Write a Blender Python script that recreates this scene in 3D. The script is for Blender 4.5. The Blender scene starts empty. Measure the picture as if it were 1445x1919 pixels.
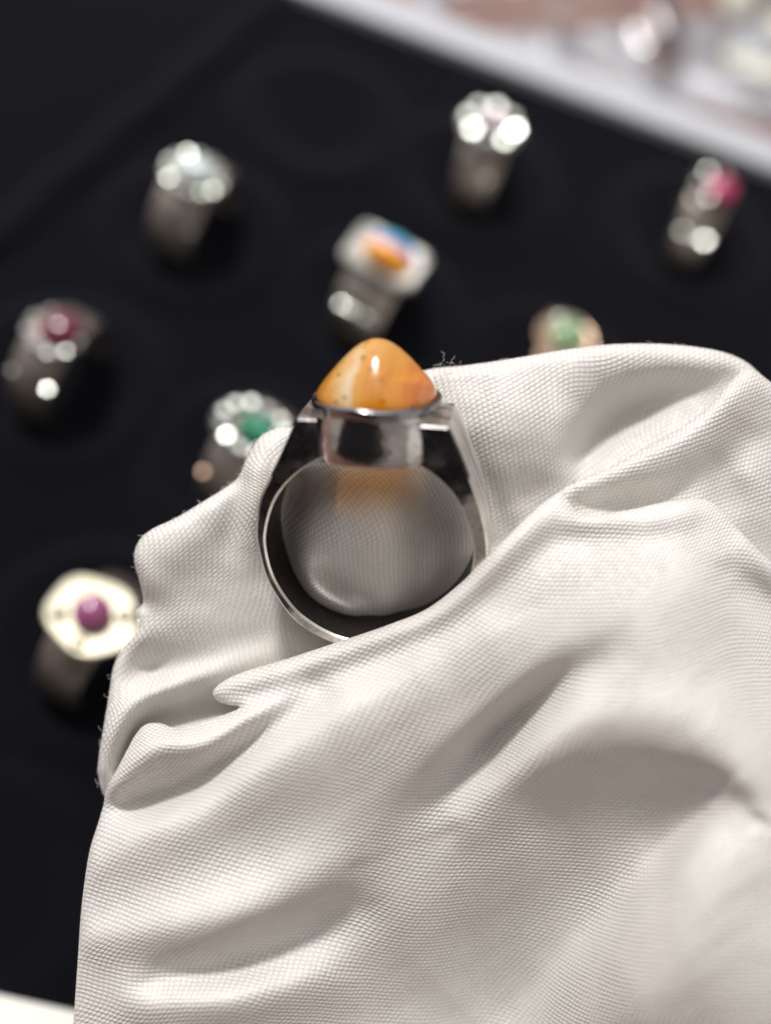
import bpy, bmesh, math, random
import numpy as np
from mathutils import Vector, Matrix
# One Blender unit is one centimetre here (a macro close-up).
SC = bpy.context.scene
SC.unit_settings.system = 'METRIC'
SC.unit_settings.scale_length = 0.01
random.seed(7)
COL = SC.collection

# ------------------------------------------------------------------ camera
PITCH = math.radians(62.0)
ROLL = math.radians(20.5)
CAM = Vector((0.0, 0.0, 16.2))
FPX, CX, CY = 2035.0, 722.5, 959.5
fwd = Vector((0, math.cos(PITCH), -math.sin(PITCH)))
r0 = Vector((1, 0, 0))
u0 = Vector((0, math.sin(PITCH), math.cos(PITCH)))
rgt = r0 * math.cos(ROLL) + u0 * math.sin(ROLL)
upv = u0 * math.cos(ROLL) - r0 * math.sin(ROLL)
cd = bpy.data.cameras.new('camera')
cam = bpy.data.objects.new('camera', cd)
COL.objects.link(cam)
M3 = Matrix((rgt, upv, -fwd)).transposed()
cam.matrix_world = Matrix.Translation(CAM) @ M3.to_4x4()
cd.sensor_fit = 'VERTICAL'
cd.sensor_height = 24.0
cd.lens = 24.0 * FPX / 1919.0
cd.clip_start = 0.5
cd.clip_end = 3000
cd.dof.use_dof = True
cd.dof.focus_distance = 11.0
cd.dof.aperture_fstop = cd.lens * 1e-3 / 0.60
SC.camera = cam

# ------------------------------------------------------------------ light
Ldir = (rgt * -0.08 + upv * 0.78 - fwd * 0.53).normalized()
w = bpy.data.worlds.new('World')
SC.world = w
w.use_nodes = True
nt = w.node_tree
nt.nodes.clear()
tc = nt.nodes.new('ShaderNodeTexCoord')
dot = nt.nodes.new('ShaderNodeVectorMath'); dot.operation = 'DOT_PRODUCT'
wd = Vector((Ldir.x, Ldir.y, 0.55)).normalized()
dot.inputs[1].default_value = wd
nt.links.new(tc.outputs['Generated'], dot.inputs[0])
rp = nt.nodes.new('ShaderNodeValToRGB')
rp.color_ramp.elements[0].position = 0.35; rp.color_ramp.elements[0].color = (0.39, 0.35, 0.335, 1)
rp.color_ramp.elements[1].position = 0.92; rp.color_ramp.elements[1].color = (1.25, 1.28, 1.35, 1)
e = rp.color_ramp.elements.new(0.65); e.color = (0.56, 0.53, 0.52, 1)
nt.links.new(dot.outputs['Value'], rp.inputs[0])
bg = nt.nodes.new('ShaderNodeBackground'); bg.inputs['Strength'].default_value = 1.05
wo = nt.nodes.new('ShaderNodeOutputWorld')
# added world patches for reflections and fill: dark behind camera, pale and brown beside
wcol = rp.outputs[0]
def world_patch(direction, r_in, r_out, color):
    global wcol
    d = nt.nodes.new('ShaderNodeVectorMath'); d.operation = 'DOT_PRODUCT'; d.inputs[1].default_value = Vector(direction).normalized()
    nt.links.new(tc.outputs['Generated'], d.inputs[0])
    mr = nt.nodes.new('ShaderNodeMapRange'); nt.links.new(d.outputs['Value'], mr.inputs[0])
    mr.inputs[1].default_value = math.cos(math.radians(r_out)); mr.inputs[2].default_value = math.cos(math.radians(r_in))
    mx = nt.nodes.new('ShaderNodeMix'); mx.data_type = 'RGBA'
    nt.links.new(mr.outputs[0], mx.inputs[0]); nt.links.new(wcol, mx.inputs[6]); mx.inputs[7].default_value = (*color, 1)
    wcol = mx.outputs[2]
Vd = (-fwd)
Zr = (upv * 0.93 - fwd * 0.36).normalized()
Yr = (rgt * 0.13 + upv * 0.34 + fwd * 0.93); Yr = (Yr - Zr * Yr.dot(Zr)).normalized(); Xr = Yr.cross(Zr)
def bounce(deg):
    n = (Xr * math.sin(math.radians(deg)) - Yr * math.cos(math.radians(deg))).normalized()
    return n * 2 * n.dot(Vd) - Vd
world_patch(Vd, 20, 34, (0.10, 0.09, 0.088))
world_patch(bounce(-6), 23, 27, (0.016, 0.015, 0.017))
world_patch(bounce(38), 22, 24, (0.95, 0.90, 0.82))
world_patch(bounce(-32), 6, 8, (0.36, 0.21, 0.17))
world_patch(bounce(9), 4, 5.5, (0.20, 0.13, 0.12))
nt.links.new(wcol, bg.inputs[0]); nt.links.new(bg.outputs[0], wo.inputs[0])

ld = bpy.data.lights.new('key_lamp', 'AREA')
ld.shape = 'DISK'; ld.size = 19.0
DIST = 160.0
ld.energy = 3.0 * math.pi * DIST * DIST
ld.color = (1.0, 0.965, 0.92)
lamp = bpy.data.objects.new('key_lamp', ld)
COL.objects.link(lamp)
lamp.location = Vector((0, 3, 5)) + Ldir * DIST
lamp.rotation_euler = (-Ldir).to_track_quat('-Z', 'Y').to_euler()

SC.view_settings.view_transform = 'Standard'
SC.view_settings.look = 'None'
SC.view_settings.exposure = 0.0
SC.view_settings.gamma = 1.0
SC.view_settings.use_curve_mapping = False
SC.render.engine = 'CYCLES'
SC.cycles.max_bounces = 10
SC.cycles.diffuse_bounces = 5
SC.cycles.transparent_max_bounces = 12
SC.cycles.sample_clamp_indirect = 6.0
try:
    SC.cycles.use_denoising = True
except Exception:
    pass

# ------------------------------------------------------------------ helpers
def ray(x, y):
    return fwd + rgt * ((x - CX) / FPX) + upv * ((CY - y) / FPX)

def at_depth(x, y, d):
    return CAM + ray(x, y) * d

def at_z(x, y, z):
    r = ray(x, y)
    return CAM + r * ((z - CAM.z) / r.z)

def link(name, me, mat=None, parent=None, smooth=True):
    o = bpy.data.objects.new(name, me)
    COL.objects.link(o)
    if mat:
        for m in (mat if isinstance(mat, (list, tuple)) else [mat]):
            me.materials.append(m)
    if smooth:
        for p in me.polygons: p.use_smooth = True
    if parent: o.parent = parent
    return o

def from_bm(name, bm, mat=None, parent=None, smooth=True, sharp=None):
    bmesh.ops.recalc_face_normals(bm, faces=bm.faces)
    me = bpy.data.meshes.new(name)
    bm.to_mesh(me); bm.free()
    o = link(name, me, mat, parent, smooth)
    if sharp is not None and smooth:
        me.set_sharp_from_angle(angle=math.radians(sharp))
    return o

def empty(name, loc, label, cat, group=None, rot=None):
    o = bpy.data.objects.new(name, None)
    COL.objects.link(o)
    o.empty_display_size = 0.3
    o.location = loc
    if rot: o.rotation_euler = rot
    o['label'] = label; o['category'] = cat
    if group: o['group'] = group
    return o

class NT:
    """tiny node helper"""
    def __init__(s, name):
        s.m = bpy.data.materials.new(name); s.m.use_nodes = True
        s.t = s.m.node_tree
        s.p = s.t.nodes['Principled BSDF']; s.out = s.t.nodes['Material Output']
    def n(s, k, **kw):
        x = s.t.nodes.new(k)
        for a, b in kw.items(): setattr(x, a, b)
        return x
    def put(s, sock, v):
        if isinstance(v, bpy.types.NodeSocket): s.t.links.new(v, sock)
        elif v is not None: sock.default_value = v
    def math(s, op, a, b=None, c=None, clamp=False):
        x = s.n('ShaderNodeMath', operation=op, use_clamp=clamp)
        s.put(x.inputs[0], a)
        if b is not None: s.put(x.inputs[1], b)
        if c is not None: s.put(x.inputs[2], c)
        return x.outputs[0]
    def noise(s, vec, scale, detail=3, rough=0.5):
        x = s.n('ShaderNodeTexNoise')
        if vec is not None: s.put(x.inputs['Vector'], vec)
        x.inputs['Scale'].default_value = scale; x.inputs['Detail'].default_value = detail
        x.inputs['Roughness'].default_value = rough
        return x.outputs['Fac']
    def ramp(s, fac, stops):
        x = s.n('ShaderNodeValToRGB'); cr = x.color_ramp
        while len(cr.elements) < len(stops): cr.elements.new(0.5)
        for el, (p, c) in zip(cr.elements, stops):
            el.position = p; el.color = c if len(c) == 4 else (*c, 1)
        s.put(x.inputs[0], fac)
        return x.outputs[0]
    def mix(s, f, a, b, mode='MIX'):
        x = s.n('ShaderNodeMix', data_type='RGBA', blend_type=mode)
        s.put(x.inputs[0], f); s.put(x.inputs[6], a if isinstance(a, bpy.types.NodeSocket) else (*a, 1))
        s.put(x.inputs[7], b if isinstance(b, bpy.types.NodeSocket) else (*b, 1))
        return x.outputs[2]
    def maprange(s, v, a, b, c, d):
        x = s.n('ShaderNodeMapRange'); s.put(x.inputs[0], v)
        for i, q in enumerate((a, b, c, d)): x.inputs[i + 1].default_value = q
        return x.outputs[0]
    def bump(s, h, dist, strength=1.0, normal=None):
        x = s.n('ShaderNodeBump'); s.put(x.inputs['Height'], h)
        x.inputs['Distance'].default_value = dist; x.inputs['Strength'].default_value = strength
        if normal: s.put(x.inputs['Normal'], normal)
        return x.outputs[0]
    def obj(s):
        return s.n('ShaderNodeTexCoord').outputs['Object']
    def set(s, **kw):
        for k, v in kw.items(): s.put(s.p.inputs[k.replace('_', ' ')], v)

# ------------------------------------------------------------------ materials
def m_cloth():
    N = NT('white_knit')
    uv = N.n('ShaderNodeUVMap').outputs[0]
    wob = N.n('ShaderNodeTexNoise'); N.put(wob.inputs['Vector'], uv); wob.inputs['Scale'].default_value = 6.0
    wob.inputs['Detail'].default_value = 2
    wv = N.n('ShaderNodeVectorMath', operation='SCALE'); N.put(wv.inputs[0], wob.outputs['Color']); wv.inputs['Scale'].default_value = 0.024
    ad = N.n('ShaderNodeVectorMath', operation='ADD'); N.put(ad.inputs[0], uv); N.put(ad.inputs[1], wv.outputs[0])
    sp = N.n('ShaderNodeSeparateXYZ'); N.put(sp.inputs[0], ad.outputs[0])
    a, b = 0.054, 0.044
    V = N.math('DIVIDE', sp.outputs[1], b)
    row = N.math('FLOOR', V)
    half = N.math('MULTIPLY', N.math('FLOORED_MODULO', row, 2.0), 0.5)
    U = N.math('ADD', N.math('DIVIDE', sp.outputs[0], a), half)
    fu = N.math('SUBTRACT', N.math('FRACT', U), 0.5)
    fv = N.math('SUBTRACT', N.math('FRACT', V), 0.5)
    # slanted little loop of yarn in every cell
    fv2 = N.math('ADD', fv, N.math('MULTIPLY', fu, 0.35))
    d2 = N.math('ADD', N.math('MULTIPLY', N.math('MULTIPLY', fu, fu), 3.4),
                N.math('MULTIPLY', N.math('MULTIPLY', fv2, fv2), 4.6))
    h = N.math('SUBTRACT', 1.0, d2, clamp=True)
    h = N.math('POWER', h, 0.8)
    # cell to cell change
    cell = N.n('ShaderNodeCombineXYZ'); N.put(cell.inputs[0], N.math('FLOOR', U)); N.put(cell.inputs[1], row)
    wn = N.n('ShaderNodeTexWhiteNoise', noise_dimensions='2D'); N.put(wn.inputs['Vector'], cell.outputs[0])
    hh = N.math('MULTIPLY', h, N.maprange(wn.outputs['Value'], 0, 1, 0.65, 1.1))
    slub = N.noise(uv, 1.6, 3)
    hh = N.math('MULTIPLY', hh, N.maprange(slub, 0.35, 0.65, 0.45, 1.2))
    fine = N.noise(uv, 160.0, 2)
    hh2 = N.math('ADD', hh, N.math('MULTIPLY', fine, 0.25))
    col = N.mix(N.maprange(h, 0.0, 0.55, 0, 1), (0.67, 0.635, 0.60), (0.80, 0.785, 0.745))
    soil = N.noise(N.obj(), 0.8, 4)
    col = N.mix(N.maprange(soil, 0.5, 0.8, 0, 0.25), col, (0.72, 0.66, 0.56))
    N.set(Base_Color=col, Roughness=N.maprange(wn.outputs['Value'], 0, 1, 0.30, 0.68), Normal=N.bump(hh2, 0.0095, 0.95),
          Sheen_Weight=0.25, Sheen_Roughness=0.4)
    N.p.inputs['Specular IOR Level'].default_value = 0.55
    tl = N.n('ShaderNodeBsdfTranslucent'); tl.inputs[0].default_value = (0.86, 0.80, 0.75, 1)
    ms = N.n('ShaderNodeMixShader'); ms.inputs[0].default_value = 0.10
    N.t.links.new(N.p.outputs[0], ms.inputs[1]); N.t.links.new(tl.outputs[0], ms.inputs[2]); N.t.links.new(ms.outputs[0], N.out.inputs[0])
    return N.m

def m_silver(name, base=(0.62, 0.60, 0.57), rough=0.22, tarnish=0.5, brushed=False, scale=3.0):
    N = NT(name)
    c = N.obj()
    n1 = N.noise(c, scale, 5, 0.6)
    n2 = N.noise(c, scale * 9, 3)
    t = N.maprange(n1, 0.44, 0.58, 0, tarnish)
    col = N.mix(t, base, (0.10, 0.095, 0.10))
    col = N.mix(N.maprange(n2, 0.55, 0.75, 0, 0.35), col, (0.42, 0.36, 0.28))
    rg = N.math('ADD', N.math('MULTIPLY', n1, 0.25), rough - 0.1)
    bmp = N.bump(n2, 0.004, 0.6)
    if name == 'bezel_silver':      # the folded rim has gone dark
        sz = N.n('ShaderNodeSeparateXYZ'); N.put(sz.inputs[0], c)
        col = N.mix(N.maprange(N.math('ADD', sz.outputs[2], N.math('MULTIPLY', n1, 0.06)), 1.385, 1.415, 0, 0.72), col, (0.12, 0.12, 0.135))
    if brushed:
        mp = N.n('ShaderNodeMapping'); N.put(mp.inputs['Vector'], c)
        mp.inputs['Scale'].default_value = (0.9, 14.0, 0.9)
        n3 = N.noise(mp.outputs[0], 1.6, 5, 0.7)
        bmp = N.bump(n3, 0.035, 1.0)
        col = N.mix(N.maprange(n3, 0.38, 0.56, 0.85, 0), base, (0.16, 0.14, 0.14))
        rg = 0.36
    N.set(Base_Color=col, Metallic=1.0, Roughness=rg, Normal=bmp)
    return N.m

def m_stone():
    N = NT('orange_agate')
    c = N.obj()
    sp = N.n('ShaderNodeSeparateXYZ'); N.put(sp.inputs[0], c)
    n = N.noise(c, 2.6, 4)
    x = N.math('ADD', sp.outputs[0], N.math('MULTIPLY', N.math('SUBTRACT', n, 0.5), 0.35))
    x = N.math('ADD', x, N.math('MULTIPLY', sp.outputs[2], -0.10))
    f = N.maprange(x, -0.65, 0.65, 0, 1)
    col = N.ramp(f, [(0.0, (0.90, 0.34, 0.05)), (0.15, (0.86, 0.44, 0.07)), (0.27, (0.92, 0.66, 0.28)), (0.32, (0.95, 0.85, 0.62)),
                     (0.36, (0.84, 0.44, 0.04)), (0.45, (0.78, 0.31, 0.0)), (0.60, (0.76, 0.29, 0.0)), (0.68, (0.90, 0.40, 0.06)),
                     (0.82, (0.78, 0.24, 0.06)), (1.0, (0.85, 0.38, 0.22))])
    ve = N.noise(c, 9.0, 6, 0.7)
    col = N.mix(N.maprange(ve, 0.50, 0.62, 0, 0.22), col, (0.80, 0.28, 0.02))
    bands = N.math('SINE', N.math('ADD', N.math('MULTIPLY', x, 60.0), N.math('MULTIPLY', ve, 6.0)))
    col = N.mix(N.maprange(bands, 0.4, 1.0, 0, 0.10), col, (0.98, 0.78, 0.45))
    top = N.maprange(N.math('ADD', sp.outputs[2], N.math('MULTIPLY', N.math('SUBTRACT', n, 0.5), 0.2)), 0.36, 0.58, 0, 0.75)
    col = N.mix(top, col, (0.80, 0.48, 0.13))
    rim = N.maprange(sp.outputs[2], 0.0, 0.14, 0.5, 0.0)
    col = N.mix(rim, col, (0.90, 0.36, 0.03))
    vo = N.n('ShaderNodeTexVoronoi'); N.put(vo.inputs['Vector'], c); vo.inputs['Scale'].default_value = 9.0
    patch = N.noise(c, 2.0, 2)
    mp = N.n('ShaderNodeMapping'); N.put(mp.inputs['Vector'], c); mp.inputs['Location'].default_value = (3.1, 1.7, 0.4)
    speck = N.math('MULTIPLY', N.maprange(vo.outputs['Distance'], 0.12, 0.30, 1, 0), N.maprange(N.noise(mp.outputs[0], 3.2, 1), 0.48, 0.55, 0, 0.85))
    col = N.mix(speck, col, (0.07, 0.05, 0.03))
    col = N.mix(1.0, col, (0.86, 0.82, 0.78), 'MULTIPLY')
    N.set(Base_Color=col, Roughness=0.18, Coat_Weight=1.0, Coat_Roughness=0.035, Subsurface_Weight=0.15,
          Normal=N.bump(N.noise(c, 5.0, 3), 0.006, 0.5))
    N.p.inputs['Subsurface Radius'].default_value = (0.30, 0.12, 0.03)
    N.p.inputs['Subsurface Scale'].default_value = 0.6
    tr = N.n('ShaderNodeBsdfTransparent'); tr.inputs[0].default_value = (1.0, 0.66, 0.13, 1)
    tl = N.n('ShaderNodeBsdfTranslucent'); tl.inputs[0].default_value = (1.0, 0.58, 0.12, 1)
    ms = N.n('ShaderNodeMixShader'); ms.inputs[0].default_value = 0.4
    N.t.links.new(tr.outputs[0], ms.inputs[1]); N.t.links.new(tl.outputs[0], ms.inputs[2])
    m2 = N.n('ShaderNodeMixShader')
    geo = N.n('ShaderNodeNewGeometry')
    N.put(m2.inputs[0], N.maprange(geo.outputs['Backfacing'], 0, 1, 0.31, 0.95))
    N.t.links.new(N.p.outputs[0], m2.inputs[1]); N.t.links.new(ms.outputs[0], m2.inputs[2])
    N.t.links.new(m2.outputs[0], N.out.inputs[0])
    return N.m

def m_velvet(nm='black_velvet', sh=0.04):
    N = NT(nm)
    c = N.obj()
    n = N.noise(c, 60, 3); n2 = N.noise(c, 0.35, 4)
    col = N.mix(n2, (0.0012, 0.0013, 0.0020), (0.0034, 0.0036, 0.0062))
    N.set(Base_Color=col, Roughness=0.95, Sheen_Weight=sh, Sheen_Roughness=0.5, Normal=N.bump(n, 0.02, 0.5))
    N.p.inputs['Sheen Tint'].default_value = (0.5, 0.55, 0.75, 1)
    N.p.inputs['Specular IOR Level'].default_value = 0.1
    return N.m

def m_simple(name, color, rough=0.5, metallic=0.0, var=0.15, scale=4, bump=0.0, spec=0.5, coat=0.0, trans=0.0):
    N = NT(name)
    c = N.obj(); n = N.noise(c, scale, 4)
    dark = tuple(v * (1 - var) for v in color)
    N.set(Base_Color=N.mix(n, dark, color), Roughness=rough, Metallic=metallic, Coat_Weight=coat, Coat_Roughness=0.08)
    N.p.inputs['Specular IOR Level'].default_value = spec
    if trans: N.p.inputs['Transmission Weight'].default_value = trans
    if bump: N.set(Normal=N.bump(N.noise(c, scale * 5, 3), bump, 0.8))
    return N.m

def m_film():
    N = NT('clear_film')
    g = N.n('ShaderNodeBsdfGlossy'); g.inputs['Roughness'].default_value = 0.24; g.inputs[0].default_value = (0.95, 0.95, 0.97, 1)
    t = N.n('ShaderNodeBsdfTransparent'); t.inputs[0].default_value = (0.97, 0.97, 0.97, 1)
    nrm = N.bump(N.noise(N.obj(), 1.3, 3, 0.5), 0.07, 0.9)
    N.put(g.inputs['Normal'], nrm)
    fr = N.n('ShaderNodeFresnel'); fr.inputs[0].default_value = 1.5; N.put(fr.inputs['Normal'], nrm)
    f = N.math('ADD', N.math('MULTIPLY', fr.outputs[0], 1.0), 0.05, clamp=True)
    m = N.n('ShaderNodeMixShader'); N.put(m.inputs[0], f)
    N.t.links.new(t.outputs[0], m.inputs[1]); N.t.links.new(g.outputs[0], m.inputs[2])
    N.t.links.new(m.outputs[0], N.out.inputs[0])
    return N.m

M = dict(
    cloth=m_cloth(), silver=m_silver('aged_silver', rough=0.2, tarnish=0.75), brushed=m_silver('brushed_silver', (0.88, 0.86, 0.83), brushed=True),
    bezel=m_silver('bezel_silver', (0.60, 0.58, 0.56), 0.13, 0.45, scale=2.2), stone=m_stone(), velvet=m_velvet(), velvet_sheen=m_velvet('sheen_black_velvet', 0.09),  # second velvet: same pile with a stronger sheen, for well rims and fold
    white=m_simple('white_card', (0.50, 0.515, 0.56), 0.6, var=0.08, scale=1), table=m_simple('brown_table', (0.36, 0.20, 0.165), 0.45, var=0.3, scale=0.5, bump=0.01),
    whitebright=m_simple('bright_white_card', (0.80, 0.78, 0.72), 0.6, var=0.05, scale=1),  # brighter copy of the rim's white card, used on the near side
    film=m_film(), paper=m_simple('cream_paper', (0.78, 0.77, 0.66), 0.7, var=0.25, scale=1.2, bump=0.02),
    lint=m_simple('lint_thread', (0.75, 0.73, 0.7), 0.7),
    r_silver=m_simple('ring_silver', (0.60, 0.57, 0.52), 0.24, 1.0, 0.35, 6, 0.01),
    r_dull=m_simple('ring_dull_silver', (0.38, 0.335, 0.30), 0.42, 1.0, 0.4, 5, 0.01),
    r_gold=m_simple('ring_pale_gold', (0.60, 0.56, 0.44), 0.50, 1.0, 0.2, 5, 0.01),
    r_satin=m_simple('ring_satin_silver', (0.50, 0.485, 0.45), 0.50, 1.0, 0.12, 5, 0.006),
    r_dark=m_simple('ring_dark_silver', (0.20, 0.17, 0.165), 0.40, 1.0, 0.4, 5, 0.01),
    r_rose=m_simple('ring_rose_gold', (0.80, 0.55, 0.40), 0.36, 1.0, 0.2, 5, 0.01),
    g_white=m_simple('gem_white', (0.44, 0.47, 0.43), 0.30, 0.95, 0.1, 5, coat=1.0),
    g_milk=m_simple('gem_milky', (0.62, 0.72, 0.71), 0.22, 0.0, 0.15, 4, coat=1.0),
    g_pink=m_simple('gem_pale_pink', (0.72, 0.52, 0.66), 0.12, 0.2, 0.1, 4, coat=1.0),
    g_magenta=m_simple('gem_magenta', (0.50, 0.015, 0.12), 0.15, 0.0, 0.3, 4, coat=1.0),
    g_red=m_simple('gem_dark_red', (0.13, 0.008, 0.025), 0.15, 0.0, 0.3, 4, coat=0.25),
    g_purple=m_simple('gem_purple', (0.32, 0.07, 0.19), 0.16, 0.0, 0.2, 4, coat=1.0),
    g_green=m_simple('gem_green', (0.0, 0.20, 0.09), 0.12, 0.0, 0.3, 4, coat=1.0),
    g_pale_green=m_simple('gem_pale_green', (0.22, 0.36, 0.18), 0.15, 0.0, 0.3, 4, coat=1.0),
)
def m_fire():
    N = NT('gem_two_tone')
    c = N.obj(); sp = N.n('ShaderNodeSeparateXYZ'); N.put(sp.inputs[0], c)
    y = N.math('ADD', sp.outputs[1], N.math('MULTIPLY', N.math('SUBTRACT', N.noise(c, 4, 2), 0.5), 0.12))
    col = N.ramp(N.maprange(y, -0.3, 0.3, 0, 1), [(0.0, (0.35, 0.14, 0.01)), (0.22, (0.95, 0.36, 0.0)), (0.42, (1.0, 0.40, 0.0)),
                 (0.50, (0.08, 0.20, 0.85)), (0.72, (0.12, 0.45, 0.62)), (1.0, (0.10, 0.34, 0.36))])
    N.set(Base_Color=col, Roughness=0.35, Coat_Weight=0.35, Coat_Roughness=0.06)
    return N.m
M['g_fire'] = m_fire()

# ------------------------------------------------------------------ the setting: table
def box_bm(bm, c, s, rz=0, bev=0.0):
    g = bmesh.ops.create_cube(bm, size=1.0)
    mt = Matrix.Translation(c) @ Matrix.Rotation(rz, 4, 'Z') @ Matrix.Diagonal((*s, 1))
    bmesh.ops.transform(bm, matrix=mt, verts=g['verts'])
    if bev:
        es = {e for v in g['verts'] for e in v.link_edges}
        bmesh.ops.bevel(bm, geom=list(es), offset=bev, segments=3, affect='EDGES', profile=0.5)

bm = bmesh.new()
TZ = -1.6
box_bm(bm, (0, 20, TZ - 1.0), (260, 260, 2.0))
tb = from_bm('table', bm, M['table'], smooth=False)
tb['kind'] = 'structure'; tb['label'] = 'brown table top beyond the tray'

# ------------------------------------------------------------------ display tray
pa, pb = at_z(610, 2, 0.25), at_z(1445, 308, 0.25)
pc, pd = at_z(0, 1868, 0.25), at_z(135, 1897, 0.25)
yb = (pa.y + pb.y) / 2
tray = empty('display_tray', (4, 6, TZ), 'black velvet jewellery tray with a white rim, holding the small rings', 'tray')
def T(o):  # keep world placement under the tray
    o.parent = tray; o.matrix_parent_inverse = Matrix.Translation(-Vector(tray.location)); return o
X0, X1 = -17.0, 21.0
dfx, dfy = (pd - pc).x, (pd - pc).y
kf = dfy / dfx
yf0, yf1 = pc.y + kf * (X0 - pc.x), pc.y + kf * (X1 - pc.x)
bm = bmesh.new()
vs = [bm.verts.new(p) for p in ((X0, yf0 - .2, 0), (X1, yf1 - .2, 0), (X1, yb + .2, 0), (X0, yb + .2, 0))]
f = bm.faces.new(vs)
r = bmesh.ops.extrude_face_region(bm, geom=[f])
bmesh.ops.translate(bm, vec=(0, 0, -1.2), verts=[v for v in r['geom'] if isinstance(v, bmesh.types.BMVert)])
T(from_bm('velvet_pad', bm, M['velvet'], smooth=False))
def slab(name, quad, z0, z1, mat, bev=0.08):
    bm = bmesh.new()
    lo = [bm.verts.new((x, y, z0)) for x, y in quad]; hi = [bm.verts.new((x, y, z1)) for x, y in quad]
    bm.faces.new(lo[::-1]); bm.faces.new(hi)
    for i in range(4): bm.faces.new((lo[i], lo[(i + 1) % 4], hi[(i + 1) % 4], hi[i]))
    bmesh.ops.bevel(bm, geom=bm.edges[:], offset=bev, segments=3, affect='EDGES', profile=0.5)
    return T(from_bm(name, bm, mat, sharp=40))
W = 0.85
slab('rim', [(X0 - W, yb), (X1 + W, yb), (X1 + W, yb + W), (X0 - W, yb + W)], TZ, 0.25, M['white'])
slab('rim', [(X0 - W, yf0 - 1.6), (X1 + W, yf1 - 1.6), (X1 + W, yf1), (X0 - W, yf0)], TZ, 0.25, M['whitebright'])
slab('rim', [(X0 - W, yf0), (X0, yf0), (X0, yb), (X0 - W, yb)], TZ, 0.25, M['white'])
slab('rim', [(X1, yf1), (X1 + W, yf1), (X1 + W, yb), (X1, yb)], TZ, 0.25, M['white'])
# soft fold in the velvet across the far left corner
def tube_mesh(bm, pts, r, seg=8, flat=1.0, cap=True):
    rings = []
    n = len(pts)
    for i, p in enumerate(pts):
        p = Vector(p); t = (Vector(pts[min(i + 1, n - 1)]) - Vector(pts[max(i - 1, 0)])).normalized()
        a = t.cross(Vector((0, 0, 1)));
        if a.length < 1e-3: a = t.cross(Vector((1, 0, 0)))
        a.normalize(); b = t.cross(a).normalized()
        rr = r(i / (n - 1)) if callable(r) else r
        rings.append([bm.verts.new(p + a * math.cos(k * 2 * math.pi / seg) * rr + b * math.sin(k * 2 * math.pi / seg) * rr * flat) for k in range(seg)])
    for i in range(n - 1):
        for k in range(seg):
            bm.faces.new((rings[i][k], rings[i][(k + 1) % seg], rings[i + 1][(k + 1) % seg], rings[i + 1][k]))
    if cap:
        bm.faces.new(rings[0][::-1]); bm.faces.new(rings[-1])
g0, g1 = at_z(530, -15, 0.0), at_z(-40, 470, 0.0)
bm = bmesh.new()
tube_mesh(bm, [g0.lerp(g1, i / 30) + Vector((0.05 * math.sin(i), 0, -0.02)) for i in range(31)], 0.42, 14, 0.45)
T(from_bm('velvet_fold', bm, M['velvet_sheen']))
# round wells pressed into the velvet
def well(c, R, h=0.13):
    bm = bmesh.new()
    seg, prof = 72, [(R - .62, 0.004), (R - .45, 0.02), (R - .22, h * .8), (R, h), (R + .16, h * .7), (R + .34, 0.012), (R + .42, 0.002)]
    rg = []
    for rr, z in prof:
        rg.append([bm.verts.new((c.x + rr * math.cos(a * 2 * math.pi / seg), c.y + rr * math.sin(a * 2 * math.pi / seg), z)) for a in range(seg)])
    for i in range(len(prof) - 1):
        for k in range(seg):
            bm.faces.new((rg[i][k], rg[i][(k + 1) % seg], rg[i + 1][(k + 1) % seg], rg[i + 1][k]))
    T(from_bm('well_rim', bm, M['velvet_sheen']))

# ------------------------------------------------------------------ numpy surface tools for the cloth
fw_, rg_, up_ = np.array(fwd), np.array(rgt), np.array(upv)
cm_ = np.array(CAM)
def P3(X, Y, D):
    d = fw_ + ((X - CX) / FPX)[..., None] * rg_ + ((CY - Y) / FPX)[..., None] * up_
    return cm_ + d * D[..., None]

def catmull(pts, n=8, closed=True):
    p = np.array(pts, float); m = len(p); out = []
    for i in range(m if closed else m - 1):
        if closed: a, b, c, d = p[(i - 1) % m], p[i], p[(i + 1) % m], p[(i + 2) % m]
        else: a, b, c, d = p[max(i - 1, 0)], p[i], p[i + 1], p[min(i + 2, m - 1)]
        for t in np.linspace(0, 1, n, endpoint=False):
            out.append(0.5 * ((2 * b) + (c - a) * t + (2 * a - 5 * b + 4 * c - d) * t * t + (3 * b - a - 3 * c + d) * t ** 3))
    if not closed: out.append(p[-1])
    return np.array(out)

def seg_dist(X, Y, line, closed):
    best = np.full(X.shape, 1e9); idx = np.zeros(X.shape, int); par = np.zeros(X.shape); side = np.zeros(X.shape)
    n = len(line); cnt = n if closed else n - 1
    for i in range(cnt):
        a = line[i][:2]; b = line[(i + 1) % n][:2]; d = b - a; L2 = max(d @ d, 1e-9)
        t = np.clip(((X - a[0]) * d[0] + (Y - a[1]) * d[1]) / L2, 0, 1)
        q = np.hypot(X - a[0] - t * d[0], Y - a[1] - t * d[1])
        m = q < best
        best = np.where(m, q, best); idx = np.where(m, i, idx); par = np.where(m, t, par)
        side = np.where(m, np.sign(d[0] * (Y - a[1]) - d[1] * (X - a[0])), side)
    return best, idx, par, side

def inside(X, Y, poly):
    r = np.zeros(X.shape, bool); n = len(poly)
    for i in range(n):
        x1, y1 = poly[i]; x2, y2 = poly[(i + 1) % n]
        if y1 == y2: continue
        c = ((y1 > Y) != (y2 > Y)) & (X < (x2 - x1) * (Y - y1) / (y2 - y1) + x1)
        r ^= c
    return r

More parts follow.
